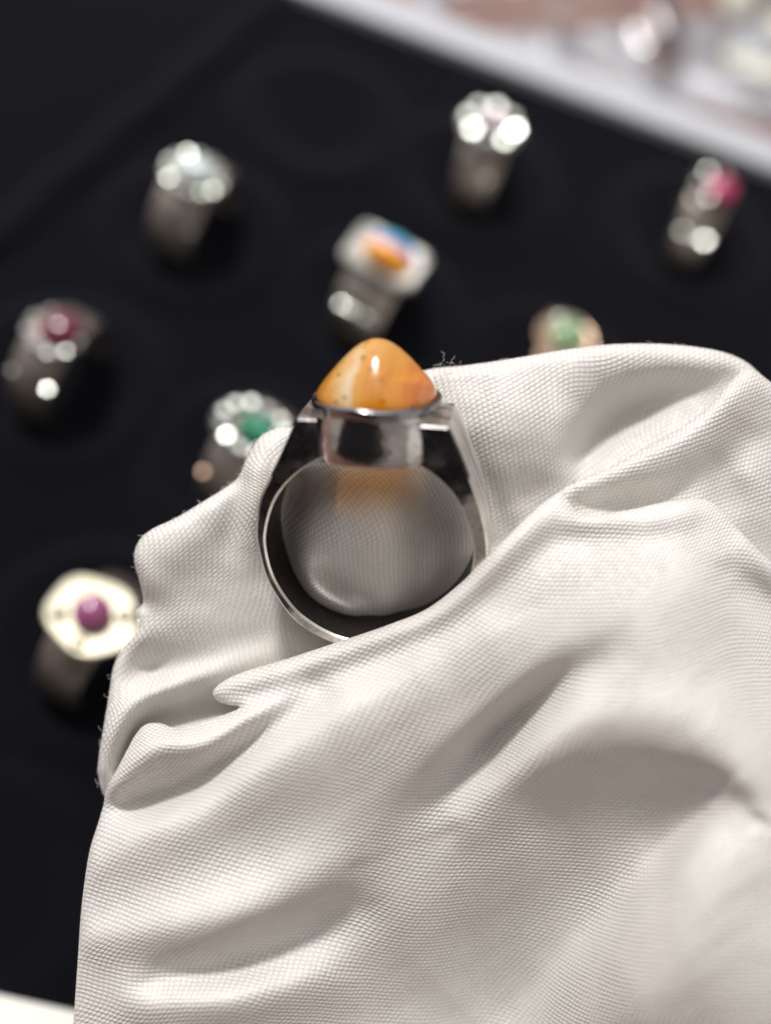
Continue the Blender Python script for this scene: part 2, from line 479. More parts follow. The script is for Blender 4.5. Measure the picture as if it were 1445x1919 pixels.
def tps(ctrl):
    c = np.array(ctrl, float); p = c[:, :2] / 500.0; n = len(p)
    def k(r): return np.where(r > 1e-9, r * r * np.log(r + 1e-12), 0)
    K = k(np.linalg.norm(p[:, None] - p[None], axis=2)) + np.eye(n) * 1e-3
    Q = np.hstack([np.ones((n, 1)), p]); A = np.block([[K, Q], [Q.T, np.zeros((3, 3))]])
    s = np.linalg.solve(A, np.concatenate([c[:, 2], np.zeros(3)]))
    def f(X, Y):
        x, y = X / 500.0, Y / 500.0; o = s[n] + s[n + 1] * x + s[n + 2] * y
        for i in range(n): o = o + s[i] * k(np.hypot(x - p[i, 0], y - p[i, 1]))
        return o
    return f

def ridge(X, Y, pts):
    """pts: x, y, height(cm, + towards the viewer), width on the right of travel, width on the left"""
    line = catmull(pts, 6, closed=False)
    d, i, t, s = seg_dist(X, Y, line, False)
    j = np.minimum(i + 1, len(line) - 1)
    v = line[i] * (1 - t[..., None]) + line[j] * t[..., None]
    # in a frame with y down, positive side is to the right of travel
    wd = np.where(s > 0, v[..., 3], v[..., 4])
    wd = np.where(s == 0, (v[..., 3] + v[..., 4]) / 2, wd)
    return v[..., 2] * np.exp(-(d / wd) ** 2)

def smooth_noise(X, Y, seed, scales):
    rs = np.random.RandomState(seed); o = np.zeros(X.shape)
    for L, a in scales:
        for _ in range(7):
            th = rs.rand() * math.pi * 2; ph = rs.rand() * 6.28; k = 2 * math.pi / (L * (0.7 + 0.6 * rs.rand()))
            o += a / 2.6 * np.sin(k * (X * math.cos(th) + Y * math.sin(th)) + ph)
    return o

def blur(a, n):
    for _ in range(n):
        p = np.pad(a, 1, mode='edge')
        a = (p[1:-1, 1:-1] * 4 + p[:-2, 1:-1] + p[2:, 1:-1] + p[1:-1, :-2] + p[1:-1, 2:]) / 8
    return a

VERTS, FACES, UVS = [], [], []
def layer(poly, ctrl, ridges, R=26, squash=1.0, rot=0.0, skirt=(0.5, 1.3), to_tray=False, step=4.0, seed=1, warp=(0, 0), nz=1.0, off=(0, 0), amp=1.0):
    base = sum(len(v) for v in VERTS)
    pl = catmull(poly, 8)
    x0, y0 = pl.min(0) - 2 * step; x1, y1 = pl.max(0) + 2 * step
    X, Y = np.meshgrid(np.arange(x0, x1, step), np.arange(y0, y1, step))
    d, _, _, _ = seg_dist(X, Y, pl, True)
    sd = np.where(inside(X, Y, pl), d, -d)
    gy, gx = np.gradient(sd, step); gl = np.maximum(np.hypot(gx, gy), 0.3)
    gx, gy = gx / gl, gy / gl
    sn = np.abs(sd) < 0.62 * step
    X = np.where(sn, X - sd * gx, X); Y = np.where(sn, Y - sd * gy, Y); sd = np.where(sn, 0.0, sd)
    D = tps(ctrl)(X, Y)
    for rd in ridges: D = D - ridge(X, Y, rd) * amp
    D = blur(D, 14)
    D = D - smooth_noise(X, Y, seed, [(330, 0.014 * nz), (140, 0.006 * nz), (60, 0.0018 * nz)])
    # arc-length cloth coordinates
    Dq = blur(D, 90); Pq = P3(X, Y, Dq)
    du = np.linalg.norm(np.diff(Pq, axis=1), axis=2); dv = np.linalg.norm(np.diff(Pq, axis=0), axis=2)
    U = np.concatenate([np.zeros((X.shape[0], 1)), np.cumsum(du, 1)], 1); Vv = np.concatenate([np.zeros((1, X.shape[1])), np.cumsum(dv, 0)], 0)
    U -= U[:, [X.shape[1] // 2]]; Vv -= Vv[[X.shape[0] // 2], :]
    U, Vv = blur(U, 12), blur(Vv, 12)
    th = math.radians(rot) + warp[0] * (X - X.mean()) / 1000 + warp[1] * (Y - Y.mean()) / 1000
    # a gently turning grain
    U, Vv = U * np.cos(th) - Vv * np.sin(th), U * np.sin(th) + Vv * np.cos(th)
    q = 1 - np.clip(sd / R, 0, 1)
    D = D + squash * (R / 185.0) * (1 - np.sqrt(np.maximum(1 - q * q, 0)))
    keep = sd >= -1e-6
    idx = -np.ones(X.shape, int); idx[keep] = np.arange(keep.sum())
    P = P3(X, Y, D)[keep]; uv = np.stack([U[keep] + off[0], Vv[keep] + off[1]], 1)
    a, b, c, e = idx[:-1, :-1], idx[:-1, 1:], idx[1:, 1:], idx[1:, :-1]
    fs = []
    q4 = np.stack([a, e, c, b], -1).reshape(-1, 4)
    n_in = (q4 >= 0).sum(1)
    fs += [tuple(r) for r in q4[n_in == 4]]
    fs += [tuple(v for v in r if v >= 0) for r in q4[n_in == 3]]
    # boundary loop
    ec = {}
    for f in fs:
        for i in range(len(f)):
            k = (f[i], f[(i + 1) % len(f)])
            ec[k] = 1
    bd = [k for k in ec if (k[1], k[0]) not in ec]
    bv = sorted({v for k in bd for v in k}); mp = {v: i for i, v in enumerate(bv)}
    xs, ys, Ds, GX, GY = X[keep][bv], Y[keep][bv], D[keep][bv], gx[keep][bv], gy[keep][bv]
    allP, allUV = [P], [uv]; cur = {v: v for v in bv}; cnt = len(P)
    tv = [(s, 3 + 14 * s) for s in skirt]
    if to_tray: tv += [('t', 70), ('z', 150)]
    prev = [v for v in bv]
    for s, inn in tv:
        xx, yy = xs + GX * inn, ys + GY * inn
        if s == 't' or s == 'z':
            dirs = P3(xx, yy, np.ones(len(xx))) - cm_
            dz = (0.0 - cm_[2] + (0.01 if s == 'z' else 0)) / dirs[:, 2]
            dd = dz if s == 'z' else (dz + Ds) / 2
        else: dd = Ds + s
        allP.append(P3(xx, yy, dd)); allUV.append(uv[bv] + (0.3 if isinstance(s, str) else s) * np.array([0.0, 1.0]))
        new = [cnt + i for i in range(len(bv))]; cnt += len(bv)
        for (p, q_) in bd:
            i, j = mp[p], mp[q_]
            fs.append((prev[j], prev[i], new[i], new[j]))
        prev = new
    VERTS.append(np.vstack(allP)); UVS.append(np.vstack(allUV))
    FACES.extend([tuple(base + int(v) for v in f) for f in fs])
    return dict(poly=pl, depth=tps(ctrl))

# ------------------------------------------------------------------ the white cloth
A_poly = [(640, 770), (560, 797), (515, 803), (484, 822), (462, 858), (447, 893), (420, 915), (380, 940), (330, 970), (282, 993), (257, 1018),
          (251, 1050), (261, 1090), (268, 1128), (255, 1146), (257, 1180), (231, 1214), (212, 1250), (204, 1300), (194, 1360), (185, 1415),
          (184, 1455), (200, 1500), (260, 1560), (240, 1800), (240, 2140), (1000, 2200), (1700, 2160), (1760, 1500), (1740, 1000), (1660, 820),
          (1560, 770), (1470, 745), (1430, 706), (1395, 676), (1340, 656), (1250, 645), (1150, 645), (1060, 655), (960, 672), (870, 685), (800, 693), (720, 720)]
A_ctrl = [(700, 1000, 11.30), (700, 1190, 11.66), (690, 900, 11.12), (540, 1000, 11.38), (300, 1050, 11.35), (220, 1400, 11.45), (870, 800, 11.30), (1000, 700, 11.40),
          (1200, 660, 11.45), (1250, 850, 11.55), (1445, 750, 11.65), (700, 850, 11.45), (600, 1600, 12.1), (1100, 1100, 11.9), (1300, 1700, 12.1),
          (300, 1250, 11.5), (1700, 1100, 12.2), (960, 930, 11.45), (470, 860, 11.35), (240, 2000, 12.1), (560, 1180, 11.62)]
A_r = [
    # fold crest beside the ring, and the groove left of it
    [(520, 820, .07, 26, 30), (484, 880, .12, 30, 26), (474, 960, .11, 34, 22), (470, 1040, .04, 40, 30)],
    [(452, 905, -.08, 20, 16), (438, 980, -.09, 22, 20), (425, 1060, -.02, 30, 30)],
    # lobe on the left
    [(440, 930, .04, 40, 40), (340, 1010, .13, 60, 50), (280, 1060, .12, 60, 60)],
    [(258, 1135, -.07, 16, 16), (300, 1150, -.03, 30, 30)],
    [(262, 1190, .05, 22, 30), (330, 1165, .03, 40, 40)],
    # dark hollow, lower left
    [(228, 1262, -.02, 30, 30), (280, 1255, -.16, 36, 36), (340, 1250, -.08, 36, 40), (420, 1225, -.02, 40, 40)],
    # tube fold rising to the right
    [(196, 1440, .10, 30, 22), (215, 1370, .16, 34, 26), (262, 1310, .16, 34, 24), (340, 1278, .14, 30, 22), (430, 1250, .10, 26, 22), (520, 1222, .05, 26, 26)],
    # hollow (pocket) under it
    [(232, 1440, -.30, 26, 16), (270, 1360, -.34, 26, 18), (340, 1330, -.32, 30, 26), (440, 1310, -.30, 30, 26)],
    # dark gap where the ring presses in
    [(545, 930, -.10, 30, 26), (528, 1010, -.16, 34, 26), (540, 1090, -.20, 34, 28), (585, 1150, -.24, 36, 32), (660, 1190, -.26, 36, 40), (760, 1180, -.24, 36, 40), (850, 1110, -.16, 34, 30), (890, 1030, -.10, 30, 26)],
    # bulge pushed through the ring
    [(650, 1000, .32, 100, 100), (735, 1005, .42, 125, 125), (795, 1010, .16, 80, 90)],
    [(572, 1060, .16, 24, 30), (600, 1112, .26, 26, 26), (655, 1138, .22, 22, 22)],
    [(600, 1080, -.16, 14, 14), (640, 1108, -.26, 14, 14), (680, 1125, -.10, 16, 16)],
    # the furrow the ring is pressed into
    [(880, 860, -.07, 40, 34), (925, 950, -.12, 40, 30), (935, 1010, -.12, 40, 34)],
    [(990, 925, -.07, 40, 36), (1040, 905, -.05, 40, 36)],
    # big hump on the right with its crescent hollow
    [(880, 745, .10, 100, 100), (960, 765, .16, 120, 120), (1020, 775, .10, 90, 100)],
    [(1035, 800, .08, 70, 50), (1045, 880, .10, 70, 40)],
    [(1082, 905, -.10, 30, 26), (1090, 850, -.30, 44, 30), (1130, 795, -.34, 54, 34), (1200, 760, -.28, 50, 38), (1290, 730, -.12, 44, 36), (1350, 715, -.05, 40, 30)],
    [(1090, 690, .08, 50, 50), (1220, 682, .10, 34, 50), (1330, 690, .09, 30, 40)],
]
layer(A_poly, A_ctrl, A_r, R=26, amp=1.25, rot=38, to_tray=True, seed=3, warp=(-0.30, 0.0))

Mm_poly = [(1040, 935), (1068, 908), (1135, 879), (1202, 843), (1269, 806), (1327, 762), (1372, 712), (1405, 690), (1440, 712), (1500, 760), (1620, 850),
           (1690, 1000), (1700, 1300), (1400, 1300), (1200, 1150), (1080, 1060), (1030, 990)]
Mm_ctrl = [(1068, 910, 11.08), (1200, 843, 11.12), (1327, 763, 11.18), (1400, 700, 11.30), (1440, 900, 11.35), (1250, 900, 11.10), (1180, 960, 11.3),
           (1600, 900, 11.7), (1600, 1200, 12.0), (1300, 1150, 11.6), (1340, 1000, 11.4), (1450, 1060, 11.5)]
Mm_r = [
    [(1110, 905, .03, 26, 26), (1200, 868, .08, 36, 30), (1290, 820, .11, 42, 34), (1370, 750, .12, 46, 40), (1420, 715, .08, 44, 30)],
    [(1085, 945, -.10, 22, 20), (1160, 940, -.16, 26, 22), (1260, 922, -.14, 30, 26), (1340, 880, -.05, 36, 30)],
    [(1352, 930, -.10, 40, 24), (1358, 870, -.10, 30, 26), (1400, 830, -.07, 50, 34)],
    [(1420, 890, .06, 40, 60), (1440, 960, .08, 50, 60)],
]
layer(Mm_poly, Mm_ctrl, Mm_r, R=30, rot=18, skirt=(0.5, 1.0), seed=5, warp=(0.3, 0.2), off=(3.1, 1.7))

B_poly = [(1052, 922), (1066, 938), (1080, 956), (1106, 965), (1180, 955), (1230, 944), (1275, 936), (1325, 937), (1358, 960), (1385, 992), (1445, 1052),
          (1540, 1130), (1660, 1260), (1740, 1500), (1740, 2150), (1000, 2190), (300, 2160), (132, 2100), (130, 2000), (138, 1900), (145, 1800), (152, 1700), (166, 1600),
          (184, 1540), (194, 1505), (198, 1480), (216, 1446), (236, 1408), (254, 1376), (272, 1358), (298, 1355), (334, 1364), (386, 1350), (425, 1337),
          (452, 1325), (428, 1321), (407, 1313), (398, 1300), (406, 1286), (430, 1270), (465, 1256), (545, 1232), (651, 1197), (730, 1170), (800, 1141), (862, 1094),
          (898, 1058), (934, 1022), (992, 964), (1030, 934)]
B_ctrl = [(1050, 925, 10.85), (992, 964, 10.62), (934, 1022, 10.50), (862, 1094, 10.60), (800, 1141, 10.68), (651, 1197, 10.82), (465, 1256, 11.05), (390, 1298, 11.12), (220, 1450, 11.12),
          (150, 1800, 11.05), (1050, 1150, 10.36), (1300, 1080, 10.38), (1200, 965, 10.75), (1400, 1020, 10.75), (700, 1600, 10.66), (1000, 1620, 10.80), (860, 1740, 11.18), (760, 1880, 11.48), (960, 1900, 11.46), (1230, 1580, 10.40), (1120, 1720, 10.72), (1350, 1700, 10.12), (1420, 1880, 10.0),
          (1330, 1450, 10.12), (1190, 1860, 10.5), (320, 1700, 10.72), (420, 1900, 10.70), (640, 2050, 11.3), (1600, 1500, 10.3), (1600, 2100, 10.4), (640, 1330, 10.62),
          (250, 1560, 11.0), (900, 1300, 10.46), (160, 2100, 11.1), (1500, 1180, 10.8)]
B_r = [
    # rolled hem along the lip, with the shallow groove behind it
    [(400, 1292, .04, 20, 20), (480, 1275, .06, 24, 20), (560, 1250, .05, 24, 20), (670, 1213, .05, 22, 20), (810, 1158, .05, 22, 20), (900, 1085, .05, 24, 20), (960, 1020, .05, 28, 20), (1040, 955, .05, 30, 24), (1080, 975, .05, 30, 24), (1180, 978, .05, 28, 20), (1290, 958, .06, 30, 24)],
    [(480, 1312, -.04, 26, 22), (580, 1280, -.03, 26, 22), (700, 1240, -.02, 30, 24), (860, 1160, -.015, 30, 24), (960, 1080, -.02, 34, 26), (1040, 1020, -.05, 34, 30), (1130, 1005, -.04, 34, 26), (1230, 1000, -.02, 30, 30)],
    # lower left bulge and the valley that parts it from the main fold
    [(220, 1462, .10, 34, 26), (290, 1400, .20, 44, 30), (380, 1392, .20, 44, 30), (470, 1345, .15, 36, 28), (560, 1302, .07, 30, 28)],
    [(205, 1510, -.06, 30, 20), (270, 1500, -.15, 34, 26), (350, 1476, -.17, 34, 28), (440, 1415, -.15, 34, 28), (520, 1352, -.12, 32, 28), (590, 1300, -.07, 30, 26)],
    # main fold running down left
    [(190, 1610, .05, 50, 40), (330, 1530, .12, 80, 44), (470, 1440, .17, 90, 40), (620, 1350, .14, 100, 48), (760, 1280, .09, 80, 50), (900, 1200, .05, 80, 60)],
    # sharp valley under the bright slope
    [(1150, 1228, -.03, 40, 30), (1060, 1270, -.12, 34, 50), (985, 1325, -.24, 28, 60), (905, 1400, -.28, 30, 70), (835, 1480, -.20, 44, 80), (740, 1590, -.10, 70, 90), (600, 1700, -.05, 80, 90)],
    # second fold
    [(880, 1530, .05, 50, 40), (960, 1440, .09, 60, 40), (1060, 1375, .09, 90, 50), (1180, 1350, .07, 100, 60), (1300, 1360, .06, 100, 70), (1390, 1420, .06, 80, 70)],
    # arched hollow
    [(900, 1530, -.02, 140, 40), (1010, 1490, -.03, 140, 46), (1140, 1470, -.04, 160, 66), (1250, 1462, -.08, 160, 48), (1330, 1478, -.09, 110, 34), (1395, 1512, -.06, 60, 24)],
    [(1330, 1500, -.06, 60, 34), (1270, 1550, -.15, 120, 38), (1190, 1630, -.20, 180, 44), (1100, 1720, -.22, 200, 56), (1000, 1820, -.18, 200, 80), (900, 1920, -.08, 120, 110)],
    [(1390, 1570, .05, 110, 90), (1300, 1720, .12, 120, 90), (1200, 1900, .12, 120, 100)],
    # lower left wrinkles
    [(160, 1760, .03, 40, 30), (330, 1740, .08, 44, 50), (480, 1700, .10, 36, 60), (620, 1640, .06, 40, 60)],
    [(300, 1830, -.08, 40, 30), (420, 1810, -.16, 40, 34), (540, 1770, -.13, 44, 36), (660, 1710, -.06, 50, 40)],
    [(260, 1880, .05, 40, 40), (420, 1875, .08, 50, 40), (600, 1840, .06, 60, 50)],
    [(1420, 1010, .04, 40, 50), (1445, 1040, .03, 40, 40)],
    [(1375, 1075, -.04, 40, 24), (1440, 1125, -.10, 40, 30), (1520, 1190, -.12, 50, 40)],
]
layer(B_poly, B_ctrl, B_r, R=20, amp=1.95, rot=-6, skirt=(0.35, 1.2), seed=9, warp=(0.12, 0.10), off=(7.3, 4.1))

allv = np.vstack(VERTS); alluv = np.vstack(UVS)
me = bpy.data.meshes.new('white_cloth')
org = at_z(700, 1500, 0.0)
org.z = 0
me.from_pydata((allv - np.array(org)).tolist(), [], FACES)
uvl = me.uv_layers.new(name='UVMap')
li = np.empty(len(me.loops), dtype=np.int32); me.loops.foreach_get('vertex_index', li)
uvl.data.foreach_set('uv', alluv[li].astype(np.float32).ravel())
me.update()
cloth = link('white_cloth', me, M['cloth'])
cloth.location = org
cloth['label'] = 'bunched off-white knit cloth in soft folds, gripping the large silver ring'
cloth['category'] = 'cloth'

# loose fibres on the cloth's outline
bm = bmesh.new()
rs = random.Random(4)
pl = catmull(A_poly, 8)
dep = tps(A_ctrl)
cands = [p for p in pl if (p[1] < 1500 and p[0] < 560 and p[1] > 800) or (p[1] < 720 and 820 < p[0] < 1440)]
def fibre(x, y, d, L, curl):
    pts = []; a = rs.uniform(0, 6.28); x_, y_, dd = x, y, d
    for k in range(9):
        pts.append(at_depth(x_, y_, dd)); a += rs.uniform(-curl, curl)
        x_ += math.cos(a) * L / 9; y_ += math.sin(a) * L / 9; dd += rs.uniform(-.01, .01)
    tube_mesh(bm, pts, 0.0016, 4)
for k in range(150):
    p = rs.choice(cands)
    fibre(p[0] + rs.uniform(-3, 3), p[1] + rs.uniform(-3, 3), float(dep(np.array(p[0]), np.array(p[1]))) + 0.1, rs.uniform(3, 14), 0.6)
for k in range(7):
    fibre(828 + rs.uniform(-6, 18), 684 + rs.uniform(-8, 4), 11.3, 30, 1.5)
lint = from_bm('lint', bm, M['lint'], cloth)
lint.matrix_parent_inverse = Matrix.Translation(-org)
lint['kind'] = 'stuff'

# ------------------------------------------------------------------ the large ring
ZU = (upv * 0.93 - fwd * 0.36).normalized()          # ring's up
YA = (rgt * 0.13 + upv * 0.34 + fwd * 0.93)
YA = (YA - ZU * YA.dot(ZU)).normalized()               # along the hole, away from the viewer
XA = YA.cross(ZU).normalized()
RM = Matrix((XA, YA, ZU)).transposed()
RC = at_depth(700, 1004, 11.0)
ring = empty('silver_ring', RC, 'large dark silver ring with a pointed orange agate, gripped in the white cloth', 'ring')
ring.rotation_euler = RM.to_euler()

st = [('p', (.42, .95), (.50, 1.31)), (57, None, (.765, 1.30)), (55, None, (.79, 1.265)), (46, None, (.895, 1.03)), (35, None, (1.00, .76)), (20, None, (1.105, .45)),
      (5, None, (1.17, .12)), (-10, None, (1.165, -.2)), (-25, None, (1.07, -.50)), (-40, None, (.90, -.76)), (-55, None, (.66, -.95)), (-70, None, (.39, -1.08)), (-90, None, (0, -1.14)),
      (-110, None, (-.38, -1.07)), (-128, None, (-.69, -.90)), (-142, None, (-.88, -.69)), (-160, None, (-1.045, -.37)), (-177, None, (-1.11, -.05)),
      (-189, None, (-1.12, .18)), (-205, None, (-1.06, .5)), (-217, None, (-.94, .75)), (-228, None, (-.80, 1.04)), (-236, None, (-.69, 1.29)), (-238, None, (-.655, 1.33)),
      ('p', (-.42, .95), (-.48, 1.33))]
rows = []
for a, inn, outp in st:
    if a == 'p': rows.append((inn[0], inn[1], outp[0], outp[1]))
    else:
        t = math.radians(a); x, z = 1.03 * math.cos(t), 1.03 * math.sin(t)
        rows.append((x, min(z, .95), outp[0], outp[1]))
rows = np.array(rows)
mid = catmull(rows[2:-2], 5, closed=False)
rows = np.vstack([rows[:2], mid, rows[-2:]])
bm = bmesh.new()
c_ = 0.022
prev = None; prevo = 0.5
def band_w(z):
    t = min(max((z + .6) / 1.7, 0), 1); t = t * t * (3 - 2 * t)
    return .36 + .07 * t
for (ix, iz, ox, oz) in rows:
    i, o = Vector((ix, 0, iz)), Vector((ox, 0, oz)); n = (o - i).normalized(); wv = band_w((iz + oz) / 2)
    wi = wv - 0.01
    pr = [i + n * c_ + Vector((0, -wi, 0)), o - n * c_ + Vector((0, -wv, 0)), o + Vector((0, -wv + c_, 0)), o + n * 0.012 + Vector((0, 0, 0)), o + Vector((0, wv - c_, 0)),
          o - n * c_ + Vector((0, wv, 0)), i + n * c_ + Vector((0, wi, 0)), i + Vector((0, wi - c_, 0)), i + Vector((0, -wi + c_, 0))]
    vs = [bm.verts.new(p) for p in pr]
    if prev:
        for k in range(len(vs)):
            f = bm.faces.new((prev[k], prev[(k + 1) % 9], vs[(k + 1) % 9], vs[k]))
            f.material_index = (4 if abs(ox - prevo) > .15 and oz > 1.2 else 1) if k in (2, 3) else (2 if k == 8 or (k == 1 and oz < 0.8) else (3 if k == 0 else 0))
    else: bm.faces.new(vs[::-1])
    prev = vs; prevo = ox
bm.faces.new(prev)
M['oxide'] = m_silver('oxidised_silver', (0.085, 0.08, 0.082), 0.34, 0.6)
def m_front():
    N = NT('patinated_silver')
    c = N.obj(); sp = N.n('ShaderNodeSeparateXYZ'); N.put(sp.inputs[0], c)
    n = N.noise(c, 3.0, 6, 0.65); n2 = N.noise(c, 22, 4)
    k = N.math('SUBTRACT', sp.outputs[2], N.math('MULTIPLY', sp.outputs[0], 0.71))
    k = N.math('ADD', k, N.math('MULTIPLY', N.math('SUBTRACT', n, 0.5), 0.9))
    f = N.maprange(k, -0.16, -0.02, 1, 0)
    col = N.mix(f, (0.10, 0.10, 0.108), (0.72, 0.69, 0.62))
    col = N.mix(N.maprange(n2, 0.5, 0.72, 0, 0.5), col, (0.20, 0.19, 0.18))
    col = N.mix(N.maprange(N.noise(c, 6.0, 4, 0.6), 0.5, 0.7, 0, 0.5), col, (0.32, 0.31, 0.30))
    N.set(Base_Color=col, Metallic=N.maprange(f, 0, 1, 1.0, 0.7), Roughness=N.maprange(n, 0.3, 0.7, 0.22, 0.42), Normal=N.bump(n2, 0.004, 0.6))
    return N.m
M['front'] = m_front()
M['ledge'] = m_silver('ledge_silver', (0.62, 0.60, 0.53), 0.34, 0.7, scale=5)
M['edge'] = m_silver('worn_edge_silver', (0.80, 0.76, 0.68), 0.30, 0.15)
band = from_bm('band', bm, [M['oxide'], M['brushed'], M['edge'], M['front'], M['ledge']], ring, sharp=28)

def lathe(name, prof, mat, parent, seg=64, sx=1.0, sy=1.0, tilt=None, sharp=None, wave=None):
    bm = bmesh.new(); rg = []
    for (r, z) in prof:
        if r < 1e-6: rg.append([bm.verts.new((0, 0, z))]); continue
        rr = []
        for k in range(seg):
            a = k * 2 * math.pi / seg
            q = r * (wave(a, z) if wave else 1.0)
            zz = z + (tilt(a, r, z) if tilt else 0)
            rr.append(bm.verts.new((q * math.cos(a) * sx, q * math.sin(a) * sy, zz)))
        rg.append(rr)
    for i in range(len(rg) - 1):
        A, B = rg[i], rg[i + 1]
        for k in range(seg):
            k2 = (k + 1) % seg
            if len(A) == 1 and len(B) == 1: continue
            if len(A) == 1: bm.faces.new((A[0], B[k2], B[k]))
            elif len(B) == 1: bm.faces.new((A[k], A[k2], B[0]))
            else: bm.faces.new((A[k], A[k2], B[k2], B[k]))
    return from_bm(name, bm, mat, parent, sharp=sharp)

irr = lambda a, r, z: 0.012 * math.sin(3 * a + 1) + 0.006 * math.sin(7 * a + 2)
def sq(a, z):
    p = 2.0 + 1.1 * min(max((1.40 - z) / .22, 0), 1)
    return (abs(math.cos(a)) ** p + abs(math.sin(a)) ** p) ** (-1 / p) * (1 - .05 * (p - 2) * abs(math.cos(a)))
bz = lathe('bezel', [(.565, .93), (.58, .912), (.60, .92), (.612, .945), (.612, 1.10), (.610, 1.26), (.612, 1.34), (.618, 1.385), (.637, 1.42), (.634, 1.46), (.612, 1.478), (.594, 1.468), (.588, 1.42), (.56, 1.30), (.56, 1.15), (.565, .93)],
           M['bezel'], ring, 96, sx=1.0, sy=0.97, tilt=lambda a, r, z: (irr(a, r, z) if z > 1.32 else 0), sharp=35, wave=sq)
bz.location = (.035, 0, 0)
stn = lathe('stone', [(0.001, -.08), (.40, -.07), (.56, -.03), (.598, .03), (.58, .09), (.522, .18), (.444, .28), (.358, .38), (.278, .465), (.20, .535), (.12, .585), (.05, .606), (0, .611)],
            M['stone'], ring, 96, sx=0.985, sy=0.97, wave=lambda a, z: 1 + 0.012 * math.sin(2 * a + 1) + 0.008 * math.sin(5 * a + z * 4))
stn.location = (.035, 0, 1.435)
stn.scale = (1, 1, .955)
for v in stn.data.vertices:                      # apex leans a little, flank slightly uneven
    v.co.x += 0.02 * v.co.z - 0.02 * max(0, v.co.z - .3)
sub = stn.modifiers.new('s', 'SUBSURF'); sub.levels = 1; sub.render_levels = 1

# ------------------------------------------------------------------ the small rings in the tray
def hoop(parent, mat, R=1.0, t=.09, wt=.42, wb=.22, ribs=0, split=False, zc=0.0):
    bm = bmesh.new(); seg = 72; prev = None; first = None
    for k in range(seg):
        a = 2 * math.pi * k / seg
        up = (math.cos(a) + 1) / 2
        hw = wb + (wt - wb) * up ** 1.3
        tt = t * (1 + 0.5 * up)
        d = Vector((0, math.sin(a), math.cos(a)))
        rib = 0.03 * (1 if ribs and (k // 2) % 2 else 0)
        cs = [(-hw, 0), (-hw, tt * .6), (-hw * .7, tt + rib), (0, tt * 1.15 + rib), (hw * .7, tt + rib), (hw, tt * .6), (hw, 0)]
        vs = [bm.verts.new(d * (R - t + q) + Vector((x, 0, 0))) for x, q in cs]
        if prev:
            for i in range(7): bm.faces.new((prev[i], prev[(i + 1) % 7], vs[(i + 1) % 7], vs[i]))
        else: first = vs
        prev = vs
    for i in range(7): bm.faces.new((prev[i], prev[(i + 1) % 7], first[(i + 1) % 7], first[i]))
    o = from_bm('band', bm, mat, parent, sharp=40); o.location.z = zc
    return o

HG = 0.13
def gem(parent, x, y, z, r, mat, sy=1.0, h=.7, facet=True, name='gem', rot=0, aim=None):
    bm = bmesh.new()
    if facet:
        n = 8; cr, tr = r, r * .6
        g = [bm.verts.new((cr * math.cos((k + .5) * math.pi / 4), sy * cr * math.sin((k + .5) * math.pi / 4), 0)) for k in range(n)]
        t = [bm.verts.new((tr * math.cos(k * math.pi / 4), sy * tr * math.sin(k * math.pi / 4), h * r * .55)) for k in range(n)]
        b = bm.verts.new((0, 0, -r * .8))
        bm.faces.new(t)
        for k in range(n):
            bm.faces.new((g[k], t[(k + 1) % n], t[k])); bm.faces.new((g[k], g[(k + 1) % n], t[(k + 1) % n])); bm.faces.new((g[(k + 1) % n], g[k], b))
        o = from_bm(name, bm, mat, parent, smooth=False)
    else:
        bmesh.ops.create_uvsphere(bm, u_segments=24, v_segments=14, radius=r)
        bmesh.ops.transform(bm, matrix=Matrix.Diagonal((1, sy, h, 1)), verts=bm.verts)
        o = from_bm(name, bm, mat, parent)
    o.location = (x, y, z); o.rotation_euler = (random.uniform(-.12, .12) if facet else 0, random.uniform(-.12, .12) if facet else 0, rot)
    if facet and aim is not None:      # a crystal set tilted, so its table catches the lamp
        wp = Vector(parent.location) + Vector((0, 0, z))
        Hh = (Ldir + (CAM - wp).normalized()).normalized()
        Hh = (parent.rotation_euler.to_matrix().inverted() @ Hh)
        Hh = (Hh + Vector((random.gauss(0, aim), random.gauss(0, aim), 0))).normalized()
        o.rotation_euler = Hh.to_track_quat('Z', 'Y').to_euler()
    return o

def plate(parent, mat, a, b, z0, z1, power=2.0, name='setting', scallop=0, lip=0.03):
    bm = bmesh.new(); seg = 64; rg = []
    for (k, z) in ((.55, z0), (.86, z0 + (z1 - z0) * .4), (1.0, z1 - .05), (1.02, z1 - .02), (.97, z1), (.75, z1 - lip), (.0, z1 - lip)):
        if k == 0: rg.append([bm.verts.new((0, 0, z))]); continue
        rr = []
        for i in range(seg):
            t = 2 * math.pi * i / seg; c, s = math.cos(t), math.sin(t)
            q = (abs(c) ** power + abs(s) ** power) ** (-1 / power)
            q *= 1 + (0.035 * math.cos(scallop * t) if scallop else 0)
            rr.append(bm.verts.new((a * k * q * c, b * k * q * s, z)))
        rg.append(rr)
    for i in range(len(rg) - 1):
        A, B = rg[i], rg[i + 1]
        for k in range(seg):
            k2 = (k + 1) % seg
            if len(B) == 1: bm.faces.new((A[k], A[k2], B[0]))
            else: bm.faces.new((A[k], A[k2], B[k2], B[k]))
    bm.faces.new(rg[0][::-1])
    return from_bm(name, bm, mat, parent, sharp=35)

